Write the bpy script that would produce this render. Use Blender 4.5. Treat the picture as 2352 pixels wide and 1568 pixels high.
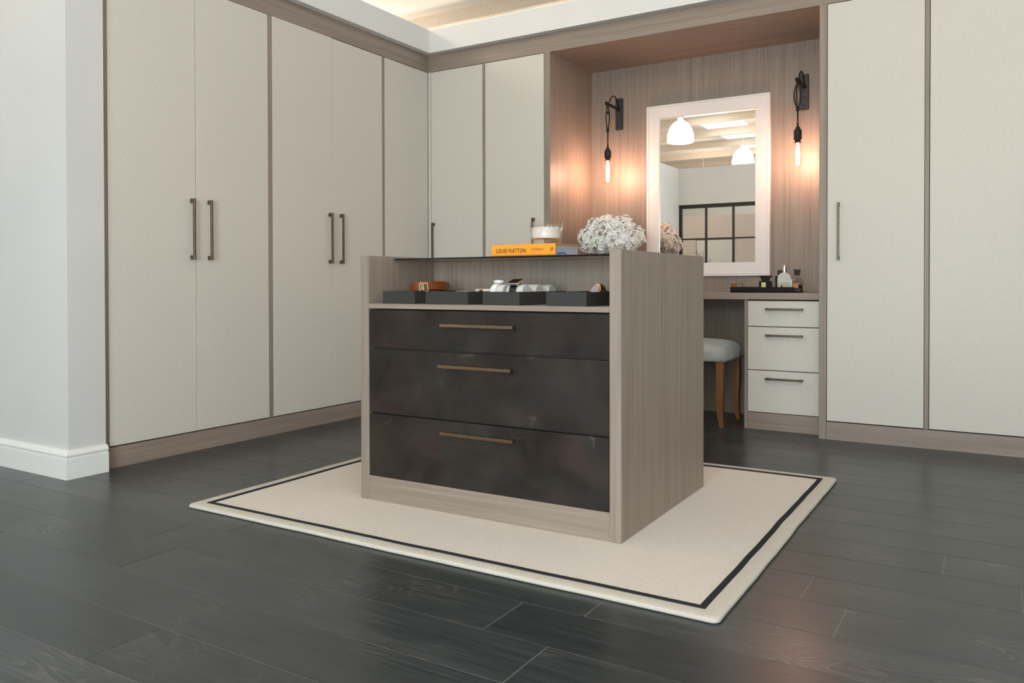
import bpy, bmesh, math, random
from mathutils import Vector, Matrix, Euler
random.seed(7)
PI = math.pi
for o in list(bpy.data.objects): bpy.data.objects.remove(o, do_unlink=True)
scene = bpy.context.scene
C = scene.collection

# ------------------------------------------------------------------ camera
def make_camera():
    yaw, pitch, roll = 0.5478, -0.0109, -0.0019
    f = Vector((-math.sin(yaw)*math.cos(pitch), math.cos(yaw)*math.cos(pitch), math.sin(pitch)))
    r = Vector((math.cos(yaw), math.sin(yaw), 0)); u = r.cross(f)
    c, s = math.cos(roll), math.sin(roll)
    r2 = r*c + u*s; u2 = u*c - r*s
    cam = bpy.data.cameras.new('camera'); o = bpy.data.objects.new('camera', cam); C.objects.link(o)
    m = Matrix((r2, u2, -f)).transposed().to_4x4(); m.translation = Vector((3.377, -4.4605, 0.82))
    o.matrix_world = m
    cam.sensor_width = 36; cam.sensor_fit = 'HORIZONTAL'
    cam.lens = 1847.2336*36/2352
    cam.shift_x = (1176-1170.28)/2352; cam.shift_y = (671.05-784)/2352
    cam.clip_start = 0.05; cam.clip_end = 100
    scene.camera = o
make_camera()

# ------------------------------------------------------------------ world, exposure, added fill lights
scene.view_settings.view_transform = 'Standard'
scene.view_settings.look = 'None'
scene.view_settings.gamma = 1
scene.view_settings.use_curve_mapping = False
scene.view_settings.exposure = 0.48
w = bpy.data.worlds.new('world'); scene.world = w; w.use_nodes = True
bg = w.node_tree.nodes['Background']; bg.inputs[0].default_value = (0.86, 0.94, 1.0, 1); bg.inputs[1].default_value = 0.9
PENDANT = 15.5      # emission of the opal pendant shades
PENDANT_COL = (1.0, 0.85, 0.70)
FILAMENT = 190.0
SKYLIGHT = 2.0
def area(name, loc, size, energy, col, rot):
    l = bpy.data.lights.new(name, 'AREA'); l.shape = 'RECTANGLE'; l.size, l.size_y = size; l.energy = energy; l.color = col
    o = bpy.data.objects.new(name, l); C.objects.link(o); o.location = loc; o.rotation_euler = rot
    return o
# cool fill light added in a made-up window of the right-hand wall
area('added_side_fill', (4.56, -5.75, 1.35), (2.2, 1.9), 9, (0.74, 0.93, 1.0), (0, PI/2, 0))
# stronger fill added behind the camera, set in a made-up front window
area('added_front_fill', (3.34, -7.26, 1.25), (2.1, 1.8), 142, (0.80, 0.93, 1.0), (PI/2, 0, 0))

scene.cycles.max_bounces = 6; scene.cycles.diffuse_bounces = 4; scene.cycles.glossy_bounces = 4; scene.cycles.transparent_max_bounces = 10

# ------------------------------------------------------------------ material helpers
MATS = {}
class N:
    def __init__(s, name):
        s.m = bpy.data.materials.new(name); s.m.use_nodes = True; s.t = s.m.node_tree
        s.b = s.t.nodes['Principled BSDF']; MATS[name] = s.m
    def node(s, typ, **kw):
        n = s.t.nodes.new(typ)
        for k, v in kw.items():
            if k.startswith('_'): setattr(n, k[1:], v)
            else: n.inputs[k.replace('_', ' ')].default_value = v
        return n
    def link(s, a, b): s.t.links.new(a, b)
    def set(s, **kw):
        for k, v in kw.items():
            v = (*v, 1) if isinstance(v, tuple) and len(v) == 3 else v
            s.b.inputs[k.replace('_', ' ')].default_value = v
        return s
def simple(name, col, rough=0.5, metal=0.0, spec=0.5, noise=0.0, nscale=20, bump=0.0, bscale=200):
    n = N(name); n.set(Base_Color=col, Roughness=rough, Metallic=metal, Specular_IOR_Level=spec)
    tc = n.node('ShaderNodeTexCoord')
    if noise:
        no = n.node('ShaderNodeTexNoise', Scale=nscale, Detail=4.0); n.link(tc.outputs['Object'], no.inputs['Vector'])
        mx = n.node('ShaderNodeMixRGB', _blend_type='MULTIPLY'); mx.inputs[0].default_value = 1
        rp = n.node('ShaderNodeValToRGB'); rp.color_ramp.elements[0].color = (1-noise,)*3+(1,); rp.color_ramp.elements[1].color = (1+noise*.4,)*3+(1,)
        rp.color_ramp.elements[0].position = .3; rp.color_ramp.elements[1].position = .7
        n.link(no.outputs['Fac'], rp.inputs[0]); mx.inputs[1].default_value = (*col, 1); n.link(rp.outputs[0], mx.inputs[2]); n.link(mx.outputs[0], n.b.inputs['Base Color'])
    if bump:
        nb = n.node('ShaderNodeTexNoise', Scale=bscale, Detail=2.0); n.link(tc.outputs['Object'], nb.inputs['Vector'])
        bp = n.node('ShaderNodeBump', Strength=bump, Distance=0.002); n.link(nb.outputs['Fac'], bp.inputs['Height']); n.link(bp.outputs[0], n.b.inputs['Normal'])
    return n.m
def wood(name, dark, mid, light, axis, rough=0.42, across=26, along=0.9, spec=0.5, fine=150, rnd=True, bump=0.12):
    n = N(name); n.set(Roughness=rough, Specular_IOR_Level=spec)
    tc = n.node('ShaderNodeTexCoord'); info = n.node('ShaderNodeObjectInfo')
    add = n.node('ShaderNodeVectorMath', _operation='ADD'); mul = n.node('ShaderNodeVectorMath', _operation='SCALE')
    cmb = n.node('ShaderNodeCombineXYZ')
    for i in range(3): n.link(info.outputs['Random'], cmb.inputs[i])
    n.link(cmb.outputs[0], mul.inputs[0]); mul.inputs['Scale'].default_value = 37.0 if rnd else 0
    n.link(tc.outputs['Object'], add.inputs[0]); n.link(mul.outputs[0], add.inputs[1])
    def grain(a, l, detail, dist):
        mp = n.node('ShaderNodeMapping'); sc = [a, a, a]; sc[axis] = l; mp.inputs['Scale'].default_value = sc
        no = n.node('ShaderNodeTexNoise', Scale=1.0, Detail=detail, Roughness=0.62, Distortion=dist)
        n.link(add.outputs[0], mp.inputs['Vector']); n.link(mp.outputs[0], no.inputs['Vector']); return no
    g1 = grain(across, along, 5.0, 0.6); g2 = grain(fine, along*2.2, 3.0, 0.0)
    rp = n.node('ShaderNodeValToRGB'); e = rp.color_ramp.elements
    e[0].position = .30; e[0].color = (*dark, 1); e[1].position = .72; e[1].color = (*light, 1)
    m = e.new(.5); m.color = (*mid, 1)
    mixv = n.node('ShaderNodeMath', _operation='MULTIPLY_ADD'); mixv.inputs[1].default_value = 0.45
    n.link(g1.outputs['Fac'], mixv.inputs[0])
    m2 = n.node('ShaderNodeMath', _operation='MULTIPLY'); m2.inputs[1].default_value = 0.55; n.link(g2.outputs['Fac'], m2.inputs[0]); n.link(m2.outputs[0], mixv.inputs[2])
    n.link(mixv.outputs[0], rp.inputs[0]); n.link(rp.outputs[0], n.b.inputs['Base Color'])
    if bump:
        bp = n.node('ShaderNodeBump', Strength=bump, Distance=0.001); n.link(g2.outputs['Fac'], bp.inputs['Height']); n.link(bp.outputs[0], n.b.inputs['Normal'])
    return n.m
def emit(name, col, strength):
    n = N(name); n.set(Base_Color=(0.9, 0.9, 0.9), Emission_Color=col, Emission_Strength=strength); return n.m
def thin_glass(name, tint, refl_rough=0.0, ior=1.45, extra=0.0):
    n = N(name); n.t.nodes.remove(n.b)
    tr = n.node('ShaderNodeBsdfTransparent'); tr.inputs[0].default_value = (*tint, 1)
    gl = n.node('ShaderNodeBsdfGlossy'); gl.inputs['Roughness'].default_value = refl_rough; gl.inputs[0].default_value = (1, 1, 1, 1)
    fr = n.node('ShaderNodeFresnel')
    ge = n.node('ShaderNodeNewGeometry'); mr = n.node('ShaderNodeMapRange'); mr.inputs['To Min'].default_value = ior; mr.inputs['To Max'].default_value = 1/ior
    n.link(ge.outputs['Backfacing'], mr.inputs['Value']); n.link(mr.outputs[0], fr.inputs[0])
    mx = n.node('ShaderNodeMixShader'); f = fr.outputs[0]
    if extra:
        a = n.node('ShaderNodeMath', _operation='ADD'); a.inputs[1].default_value = extra; n.link(f, a.inputs[0]); f = a.outputs[0]
    n.link(f, mx.inputs[0]); n.link(tr.outputs[0], mx.inputs[1]); n.link(gl.outputs[0], mx.inputs[2])
    n.link(mx.outputs[0], n.t.nodes['Material Output'].inputs[0]); return n.m

WD, WM, WL = (0.210, 0.166, 0.130), (0.280, 0.226, 0.182), (0.362, 0.300, 0.247)
WR = .48
wood_z = wood('greige_wood_upright', WD, WM, WL, 2, rough=WR, across=38)
wood_x = wood('greige_wood_level', WD, WM, WL, 0, rough=WR, across=38)
wood_y = wood('greige_wood_level_side', WD, WM, WL, 1, rough=WR, across=38)
carcass_m = simple('carcass_board', (0.05, 0.043, 0.036), 0.7, noise=.2)
# cream doors with a faint woven print
def make_door_mat():
    n = N('cream_linen_door'); n.set(Roughness=0.48, Specular_IOR_Level=0.4)
    tc = n.node('ShaderNodeTexCoord'); mp = n.node('ShaderNodeMapping'); mp.inputs['Scale'].default_value = (60, 60, 420)
    no = n.node('ShaderNodeTexNoise', Scale=1.0, Detail=3.0); n.link(tc.outputs['Object'], mp.inputs[0]); n.link(mp.outputs[0], no.inputs['Vector'])
    rp = n.node('ShaderNodeValToRGB'); rp.color_ramp.elements[0].position = .3; rp.color_ramp.elements[1].position = .7
    rp.color_ramp.elements[0].color = (0.605, 0.568, 0.500, 1); rp.color_ramp.elements[1].color = (0.68, 0.643, 0.573, 1)
    n.link(no.outputs['Fac'], rp.inputs[0]); n.link(rp.outputs[0], n.b.inputs['Base Color'])
    bp = n.node('ShaderNodeBump', Strength=0.06, Distance=0.001); n.link(no.outputs['Fac'], bp.inputs['Height']); n.link(bp.outputs[0], n.b.inputs['Normal'])
    return n.m
door_m = make_door_mat()
white_paint = simple('white_wall_paint', (0.78, 0.77, 0.745), 0.6, noise=.03, nscale=3, bump=.03)
wall_paint = simple('pale_grey_wall_paint', (0.655, 0.655, 0.635), 0.6, noise=.03, nscale=3, bump=.03)
skirt_m = simple('white_gloss_paint', (0.82, 0.82, 0.80), 0.3, noise=.02, nscale=8)
bronze = simple('dark_bronze', (0.15, 0.122, 0.085), 0.38, metal=0.9, noise=.25, nscale=60)
brass = simple('antique_brass', (0.36, 0.25, 0.155), 0.34, metal=1.0, noise=.2, nscale=80)
gold = simple('gold_metal', (0.80, 0.50, 0.24), 0.25, metal=1.0, noise=.1, nscale=100)
iron = simple('black_iron', (0.018, 0.015, 0.012), 0.55, metal=0.3, noise=.3, nscale=90)
plate_m = simple('gunmetal_plate', (0.06, 0.056, 0.055), 0.5, metal=0.6, noise=.2, nscale=40)
# dark distressed drawer fronts
def make_leather():
    n = N('dark_aged_panel'); n.set(Roughness=0.5, Specular_IOR_Level=0.22)
    tc = n.node('ShaderNodeTexCoord'); info = n.node('ShaderNodeObjectInfo')
    cmb = n.node('ShaderNodeCombineXYZ'); sc = n.node('ShaderNodeVectorMath', _operation='SCALE'); sc.inputs['Scale'].default_value = 23
    add = n.node('ShaderNodeVectorMath', _operation='ADD')
    for i in range(3): n.link(info.outputs['Random'], cmb.inputs[i])
    n.link(cmb.outputs[0], sc.inputs[0]); n.link(tc.outputs['Object'], add.inputs[0]); n.link(sc.outputs[0], add.inputs[1])
    n1 = n.node('ShaderNodeTexNoise', Scale=5.0, Detail=7.0, Roughness=.6, Distortion=.5); n.link(add.outputs[0], n1.inputs['Vector'])
    n2 = n.node('ShaderNodeTexNoise', Scale=2.6, Detail=2.0, Distortion=1.2); n.link(add.outputs[0], n2.inputs['Vector'])
    r1 = n.node('ShaderNodeValToRGB'); e = r1.color_ramp.elements; e[0].position = .32; e[0].color = (0.0145, 0.012, 0.0105, 1); e[1].position = .72; e[1].color = (0.042, 0.0355, 0.031, 1)
    r2 = n.node('ShaderNodeValToRGB'); e = r2.color_ramp.elements; e[0].position = .42; e[0].color = (0.95, 1.0, 0.95, 1); e[1].position = .62; e[1].color = (1.15, 0.92, 0.86, 1)
    n.link(n1.outputs['Fac'], r1.inputs[0]); n.link(n2.outputs['Fac'], r2.inputs[0])
    mx = n.node('ShaderNodeMixRGB', _blend_type='MULTIPLY'); mx.inputs[0].default_value = 1; n.link(r1.outputs[0], mx.inputs[1]); n.link(r2.outputs[0], mx.inputs[2])
    # thin pale veins, only in some places
    n3 = n.node('ShaderNodeTexNoise', Scale=3.2, Detail=6.0, Distortion=.35); n.link(add.outputs[0], n3.inputs['Vector'])
    s1 = n.node('ShaderNodeMath', _operation='SUBTRACT'); s1.inputs[1].default_value = .5; n.link(n3.outputs['Fac'], s1.inputs[0])
    ab = n.node('ShaderNodeMath', _operation='ABSOLUTE'); n.link(s1.outputs[0], ab.inputs[0])
    r3 = n.node('ShaderNodeValToRGB'); e = r3.color_ramp.elements; e[0].position = 0; e[0].color = (1, 1, 1, 1); e[1].position = .006; e[1].color = (0, 0, 0, 1); n.link(ab.outputs[0], r3.inputs[0])
    n4 = n.node('ShaderNodeTexNoise', Scale=9.0, Detail=1.0); n.link(add.outputs[0], n4.inputs['Vector'])
    r4 = n.node('ShaderNodeValToRGB'); e = r4.color_ramp.elements; e[0].position = .57; e[0].color = (0, 0, 0, 1); e[1].position = .75; e[1].color = (.55, .55, .55, 1); n.link(n4.outputs['Fac'], r4.inputs[0])
    ml = n.node('ShaderNodeMath', _operation='MULTIPLY'); n.link(r3.outputs[0], ml.inputs[0]); n.link(r4.outputs[0], ml.inputs[1])
    m3 = n.node('ShaderNodeMixRGB'); n.link(ml.outputs[0], m3.inputs[0]); n.link(mx.outputs[0], m3.inputs[1]); m3.inputs[2].default_value = (0.17, 0.155, 0.14, 1)
    n.link(m3.outputs[0], n.b.inputs['Base Color']); return n.m
leather_front = make_leather()
# floor planks: dark oak with smoky cathedrals
def make_plank():
    n = N('dark_oak_plank'); n.set(Specular_IOR_Level=0.5)
    tc = n.node('ShaderNodeTexCoord'); info = n.node('ShaderNodeObjectInfo')
    cmb = n.node('ShaderNodeCombineXYZ'); sc = n.node('ShaderNodeVectorMath', _operation='SCALE'); sc.inputs['Scale'].default_value = 53
    add = n.node('ShaderNodeVectorMath', _operation='ADD')
    for i in range(3): n.link(info.outputs['Random'], cmb.inputs[i])
    n.link(cmb.outputs[0], sc.inputs[0]); n.link(tc.outputs['Object'], add.inputs[0]); n.link(sc.outputs[0], add.inputs[1])
    mp = n.node('ShaderNodeMapping'); mp.inputs['Scale'].default_value = (1.5, 9.0, 1); n.link(add.outputs[0], mp.inputs[0])
    wv = n.node('ShaderNodeTexNoise', Scale=1.0, Detail=1.5, Distortion=.8); n.link(mp.outputs[0], wv.inputs['Vector'])
    m1 = n.node('ShaderNodeMath', _operation='MULTIPLY'); m1.inputs[1].default_value = 26.0; n.link(wv.outputs['Fac'], m1.inputs[0])
    fr = n.node('ShaderNodeMath', _operation='FRACT'); n.link(m1.outputs[0], fr.inputs[0])
    rr = n.node('ShaderNodeValToRGB'); e = rr.color_ramp.elements; e[0].position = 0; e[0].color = (1, 1, 1, 1); e[1].position = .5; e[1].color = (0, 0, 0, 1); x = e.new(.9); x.color = (.1, .1, .1, 1)
    n.link(fr.outputs[0], rr.inputs[0])
    msk = n.node('ShaderNodeTexNoise', Scale=2.4, Detail=2.0); n.link(add.outputs[0], msk.inputs['Vector'])
    mr = n.node('ShaderNodeValToRGB'); e = mr.color_ramp.elements; e[0].position = .50; e[0].color = (0.05, 0.05, 0.05, 1); e[1].position = .68; e[1].color = (.85, .85, .85, 1); n.link(msk.outputs['Fac'], mr.inputs[0])
    ml = n.node('ShaderNodeMath', _operation='MULTIPLY'); n.link(rr.outputs[0], ml.inputs[0]); n.link(mr.outputs[0], ml.inputs[1])
    mp2 = n.node('ShaderNodeMapping'); mp2.inputs['Scale'].default_value = (4, 90, 1); n.link(add.outputs[0], mp2.inputs[0])
    g = n.node('ShaderNodeTexNoise', Scale=1.0, Detail=4.0); n.link(mp2.outputs[0], g.inputs['Vector'])
    gr = n.node('ShaderNodeValToRGB'); e = gr.color_ramp.elements; e[0].position = .3; e[0].color = (0.020, 0.0255, 0.028, 1); e[1].position = .75; e[1].color = (0.042, 0.050, 0.052, 1); n.link(g.outputs['Fac'], gr.inputs[0])
    tone = n.node('ShaderNodeMapRange'); tone.inputs['To Min'].default_value = .82; tone.inputs['To Max'].default_value = 1.2; n.link(info.outputs['Random'], tone.inputs['Value'])
    mt = n.node('ShaderNodeVectorMath', _operation='SCALE'); n.link(gr.outputs[0], mt.inputs[0]); n.link(tone.outputs[0], mt.inputs['Scale'])
    mx = n.node('ShaderNodeMixRGB'); n.link(ml.outputs[0], mx.inputs[0]); n.link(mt.outputs[0], mx.inputs[1]); mx.inputs[2].default_value = (0.105, 0.107, 0.103, 1)
    n.link(mx.outputs[0], n.b.inputs['Base Color'])
    rg = n.node('ShaderNodeMapRange'); rg.inputs['To Min'].default_value = .24; rg.inputs['To Max'].default_value = .36; n.link(g.outputs['Fac'], rg.inputs['Value']); n.link(rg.outputs[0], n.b.inputs['Roughness'])
    bp = n.node('ShaderNodeBump', Strength=0.1, Distance=0.001); n.link(g.outputs['Fac'], bp.inputs['Height']); n.link(bp.outputs[0], n.b.inputs['Normal'])
    return n.m
plank_m = make_plank()
subfloor_m = simple('floor_joint_glint', (0.24, 0.235, 0.225), 0.8, noise=.2)  # pale tone stands in for light caught by the plank bevels
# rug
def make_weave():
    n = N('ivory_woven_rug'); n.set(Roughness=0.95, Specular_IOR_Level=0.1)
    tc = n.node('ShaderNodeTexCoord'); mp = n.node('ShaderNodeMapping'); mp.inputs['Rotation'].default_value = (0, 0, .5); n.link(tc.outputs['Object'], mp.inputs[0])
    wv = n.node('ShaderNodeTexWave', Scale=42.0, Distortion=3.0, Detail=1.0); wv.inputs['Detail Scale'].default_value = 6.0; n.link(mp.outputs[0], wv.inputs['Vector'])
    no = n.node('ShaderNodeTexNoise', Scale=230.0, Detail=2.0); n.link(tc.outputs['Object'], no.inputs['Vector'])
    sm = n.node('ShaderNodeMath', _operation='ADD'); n.link(wv.outputs['Fac'], sm.inputs[0]); n.link(no.outputs['Fac'], sm.inputs[1])
    rp = n.node('ShaderNodeValToRGB'); rp.color_ramp.elements[0].position = .4; rp.color_ramp.elements[0].color = (0.635, 0.59, 0.53, 1); rp.color_ramp.elements[1].position = .95; rp.color_ramp.elements[1].color = (0.79, 0.745, 0.685, 1)
    hf = n.node('ShaderNodeMath', _operation='MULTIPLY'); hf.inputs[1].default_value = .6; n.link(sm.outputs[0], hf.inputs[0]); n.link(hf.outputs[0], rp.inputs[0]); n.link(rp.outputs[0], n.b.inputs['Base Color'])
    bp = n.node('ShaderNodeBump', Strength=0.5, Distance=0.002); n.link(sm.outputs[0], bp.inputs['Height']); n.link(bp.outputs[0], n.b.inputs['Normal'])
    return n.m
weave_m = make_weave()
tape_m = simple('ivory_cotton_tape', (0.585, 0.55, 0.485), 1.0, noise=.05, nscale=30, bump=.25, bscale=500, spec=.02)
piping_m = simple('charcoal_piping', (0.022, 0.024, 0.028), 0.85, noise=.2, nscale=200, spec=.2)
felt = simple('charcoal_tray_leather', (0.040, 0.039, 0.037), 0.6, spec=.3, noise=.12, nscale=150, bump=.1, bscale=600)
felt_in = simple('black_tray_lining', (0.012, 0.012, 0.012), 0.9)
pad_m = simple('white_watch_pillow', (0.58, 0.57, 0.545), 0.7, noise=.04)
mirror_m = simple('mirror_silver', (0.97, 0.96, 0.94), 0.0, metal=1.0)
frame_m = simple('white_mirror_frame', (0.80, 0.77, 0.74), 0.38, noise=.02, nscale=10)
leg_wood = wood('honey_oak_leg', (0.16, 0.068, 0.026), (0.24, 0.105, 0.042), (0.33, 0.155, 0.066), 2, rough=.4)
velvet = simple('silver_velvet', (0.44, 0.465, 0.455), 0.5, noise=.12, nscale=14, spec=.5); velvet.node_tree.nodes['Principled BSDF'].inputs['Sheen Weight'].default_value = .6
nail_m = simple('nickel_nail', (0.75, 0.70, 0.60), 0.25, metal=1)
black_gloss = simple('black_gloss', (0.010, 0.009, 0.009), 0.22)
black_matt = simple('black_matt', (0.005, 0.005, 0.005), 0.55, spec=.2)
leather_tan = simple('tan_leather', (0.20, 0.050, 0.013), 0.3, noise=.2, nscale=60)
copper = simple('copper_rail', (0.42, 0.19, 0.06), 0.28, metal=1)
orange_m = simple('orange_cover', (0.88, 0.33, 0.022), 0.5, noise=.03, nscale=40)
print_black = simple('print_ink', (0.035, 0.015, 0.012), 0.6)
page_m = simple('grey_page_edge', (0.36, 0.39, 0.44), 0.6, noise=.1, nscale=300)
ribbon_m = simple('blue_ribbon', (0.012, 0.09, 0.42), 0.5)
wax_m = simple('white_wax', (0.86, 0.84, 0.80), 0.5); wax_m.node_tree.nodes['Principled BSDF'].inputs['Subsurface Weight'].default_value = .2
clear_glass = thin_glass('clear_glass', (0.97, 0.97, 0.97), extra=.03)
bottle_glass = thin_glass('bottle_glass', (0.90, 0.90, 0.88), extra=.05)
smoke_glass = thin_glass('smoked_glass', (0.62, 0.58, 0.52), extra=.04)
bulb_glass = thin_glass('bulb_glass', (0.99, 0.95, 0.88), extra=.03)
pane_glass = thin_glass('pane_glass', (0.93, 0.95, 0.94))
glass_edge = simple('black_glass_edge', (0.006, 0.006, 0.006), 0.12)
filament_m = emit('glowing_filament', (1.0, 0.57, 0.42), FILAMENT)
opal_m = emit('lit_opal_shade', PENDANT_COL, PENDANT)
sky_m = emit('daylit_rooflight', (0.93, 0.97, 1.0), SKYLIGHT)
petal_m = simple('white_petal', (0.93, 0.91, 0.86), 0.6, noise=.08, nscale=60); petal_m.node_tree.nodes['Principled BSDF'].inputs['Subsurface Weight'].default_value = .1
flower_core_m = simple('cream_depth_core', (0.55, 0.50, 0.30), 0.8)  # cream core, darkened so the colour carries the shade between florets
leaf_m = simple('olive_leaf', (0.16, 0.17, 0.05), 0.5, noise=.2)
stem_m = simple('green_stem', (0.06, 0.10, 0.025), 0.6, noise=.2)
vase_m = simple('grey_stone_vase', (0.36, 0.34, 0.31), 0.5, noise=.1)
frost_m = simple('frosted_perfume_glass', (0.60, 0.59, 0.54), 0.25, noise=.02)
label_y = simple('pale_yellow_label', (0.72, 0.62, 0.26), 0.5)
silver = simple('brushed_silver', (0.80, 0.80, 0.80), 0.25, metal=1)
magenta = simple('magenta_print', (0.28, 0.010, 0.07), 0.4)
amber_dark = simple('dark_perfume', (0.030, 0.015, 0.010), 0.15)
cream_strap = simple('cream_strap', (0.72, 0.66, 0.56), 0.5)
roof_m = simple('cream_roof_sheet', (0.90, 0.87, 0.82), 0.7, noise=.03, nscale=2)
purlin_m = simple('cream_steel_purlin', (0.74, 0.66, 0.55), 0.6, noise=.05)
steel_black = simple('black_steel_frame', (0.022, 0.017, 0.015), 0.5)
beige_wall = simple('beige_wall', (0.72, 0.61, 0.55), 0.7, noise=.03, nscale=3)

# ------------------------------------------------------------------ mesh helpers
def link(o, parent=None):
    C.objects.link(o)
    if parent is not None: o.parent = parent
    return o
def tag(o, label=None, cat=None, group=None, kind=None):
    if label: o['label'] = label
    if cat: o['category'] = cat
    if group: o['group'] = group
    if kind: o['kind'] = kind
    return o
def thing(name, label, cat, loc=(0, 0, 0), rz=0.0, group=None):
    o = bpy.data.objects.new(name, None); o.empty_display_size = .1; o.location = loc; o.rotation_euler = (0, 0, rz)
    link(o); return tag(o, label, cat, group)
def obj(name, bm, mat, parent=None, smooth=False, label=None):
    me = bpy.data.meshes.new(name); bmesh.ops.recalc_face_normals(bm, faces=bm.faces); bm.to_mesh(me); bm.free()
    for m in (mat if isinstance(mat, (list, tuple)) else [mat]): me.materials.append(m)
    if smooth:
        for p in me.polygons: p.use_smooth = True
    o = bpy.data.objects.new(name, me); link(o, parent)
    if label: o['label'] = label
    return o
def box(x0, x1, y0, y1, z0, z1, b=0.0, bm=None):
    own = bmesh.new()
    v = [own.verts.new((x, y, z)) for x in (x0, x1) for y in (y0, y1) for z in (z0, z1)]
    for f in ((0, 1, 3, 2), (4, 6, 7, 5), (0, 4, 5, 1), (2, 3, 7, 6), (0, 2, 6, 4), (1, 5, 7, 3)): own.faces.new([v[i] for i in f])
    bmesh.ops.recalc_face_normals(own, faces=own.faces)
    if b: bmesh.ops.bevel(own, geom=list(own.edges), offset=b, segments=1, affect='EDGES', profile=.5)
    return merge(bm, own)
def merge(bm, own, mat=0):
    if bm is None: return own
    me = bpy.data.meshes.new('tmp'); own.to_mesh(me); own.free(); n = len(bm.faces); bm.from_mesh(me); bpy.data.meshes.remove(me)
    bm.faces.ensure_lookup_table()
    if mat:
        for f in bm.faces[n:]: f.material_index = mat
    return bm
def lathe(prof, cx=0, cy=0, seg=24, bm=None, sx=1, sy=1, caps=True):
    own = bmesh.new(); rings = []
    for r, z in prof:
        if r < 1e-6: rings.append([own.verts.new((cx, cy, z))])
        else: rings.append([own.verts.new((cx+sx*r*math.cos(2*PI*i/seg), cy+sy*r*math.sin(2*PI*i/seg), z)) for i in range(seg)])
    for a, b in zip(rings, rings[1:]):
        for i in range(seg):
            j = (i+1) % seg
            if len(a) == 1 and len(b) == 1: continue
            if len(a) == 1: own.faces.new((a[0], b[i], b[j]))
            elif len(b) == 1: own.faces.new((a[i], b[0], a[j]))
            else: own.faces.new((a[i], b[i], b[j], a[j]))
    if caps:
        for r in (rings[0], rings[-1]):
            if len(r) > 1: own.faces.new(r)
    bmesh.ops.recalc_face_normals(own, faces=own.faces)
    return merge(bm, own)
def tube(pts, r, seg=8, bm=None, closed=False, flat=None):
    """round tube along pts; r may be a list; flat=(rx, rz) gives a strap section"""
    own = bmesh.new(); pts = [Vector(p) for p in pts]; n = len(pts); rings = []; prev = None
    for i, p in enumerate(pts):
        if closed: t = pts[(i+1) % n]-pts[i-1]
        else: t = pts[min(i+1, n-1)]-pts[max(i-1, 0)]
        t.normalize()
        ref = Vector((0, 0, 1)) if abs(t.z) < .95 else Vector((0, 1, 0))
        if prev is not None and not flat:
            a = prev-t*prev.dot(t); a = a.normalized() if a.length > 1e-6 else t.cross(ref).normalized()
        else: a = t.cross(ref).normalized()
        b = t.cross(a).normalized(); prev = a
        rr = r[i] if isinstance(r, (list, tuple)) else r
        rx, rz = flat if flat else (rr, rr)
        rings.append([own.verts.new(p+a*rx*math.cos(2*PI*k/seg+PI/seg)+b*rz*math.sin(2*PI*k/seg+PI/seg)) for k in range(seg)])
    m = n if closed else n-1
    for i in range(m):
        A, B = rings[i], rings[(i+1) % n]
        for k in range(seg): own.faces.new((A[k], A[(k+1) % seg], B[(k+1) % seg], B[k]))
    if not closed: own.faces.new(rings[0]); own.faces.new(rings[-1])
    bmesh.ops.recalc_face_normals(own, faces=own.faces)
    return merge(bm, own)
def prism(poly, axis, a, b, bm=None):
    """poly of 2-D points extruded along axis from a to b"""
    own = bmesh.new()
    def P(p, t):
        q = list(p); q.insert(axis, t); return q
    A = [own.verts.new(P(p, a)) for p in poly]; B = [own.verts.new(P(p, b)) for p in poly]
    own.faces.new(A); own.faces.new(B)
    for i in range(len(poly)): j = (i+1) % len(poly); own.faces.new((A[i], A[j], B[j], B[i]))
    bmesh.ops.recalc_face_normals(own, faces=own.faces)
    return merge(bm, own)
def text_mesh(name, s, size, mat, parent, M, depth=0.0003, spacing=1.0, bold=0.0, fit=None):
    cu = bpy.data.curves.new(name, 'FONT'); cu.body = s; cu.size = size; cu.align_x = 'CENTER'; cu.align_y = 'CENTER'; cu.extrude = depth; cu.space_character = spacing; cu.offset = bold
    t = bpy.data.objects.new(name, cu); C.objects.link(t); dg = bpy.context.evaluated_depsgraph_get()
    me = bpy.data.meshes.new_from_object(t.evaluated_get(dg)); bpy.data.objects.remove(t)
    if fit:
        xs_ = [v.co.x for v in me.vertices]; ys_ = [v.co.y for v in me.vertices]; cx_, cy_ = (max(xs_)+min(xs_))/2, (max(ys_)+min(ys_))/2
        kx, ky = fit[0]/(max(xs_)-min(xs_)), fit[1]/(max(ys_)-min(ys_))
        for v in me.vertices: v.co.x = (v.co.x-cx_)*kx; v.co.y = (v.co.y-cy_)*ky
    me.materials.clear(); me.materials.append(mat); o = bpy.data.objects.new(name, me); link(o, parent); o.matrix_local = M
    return o

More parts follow.
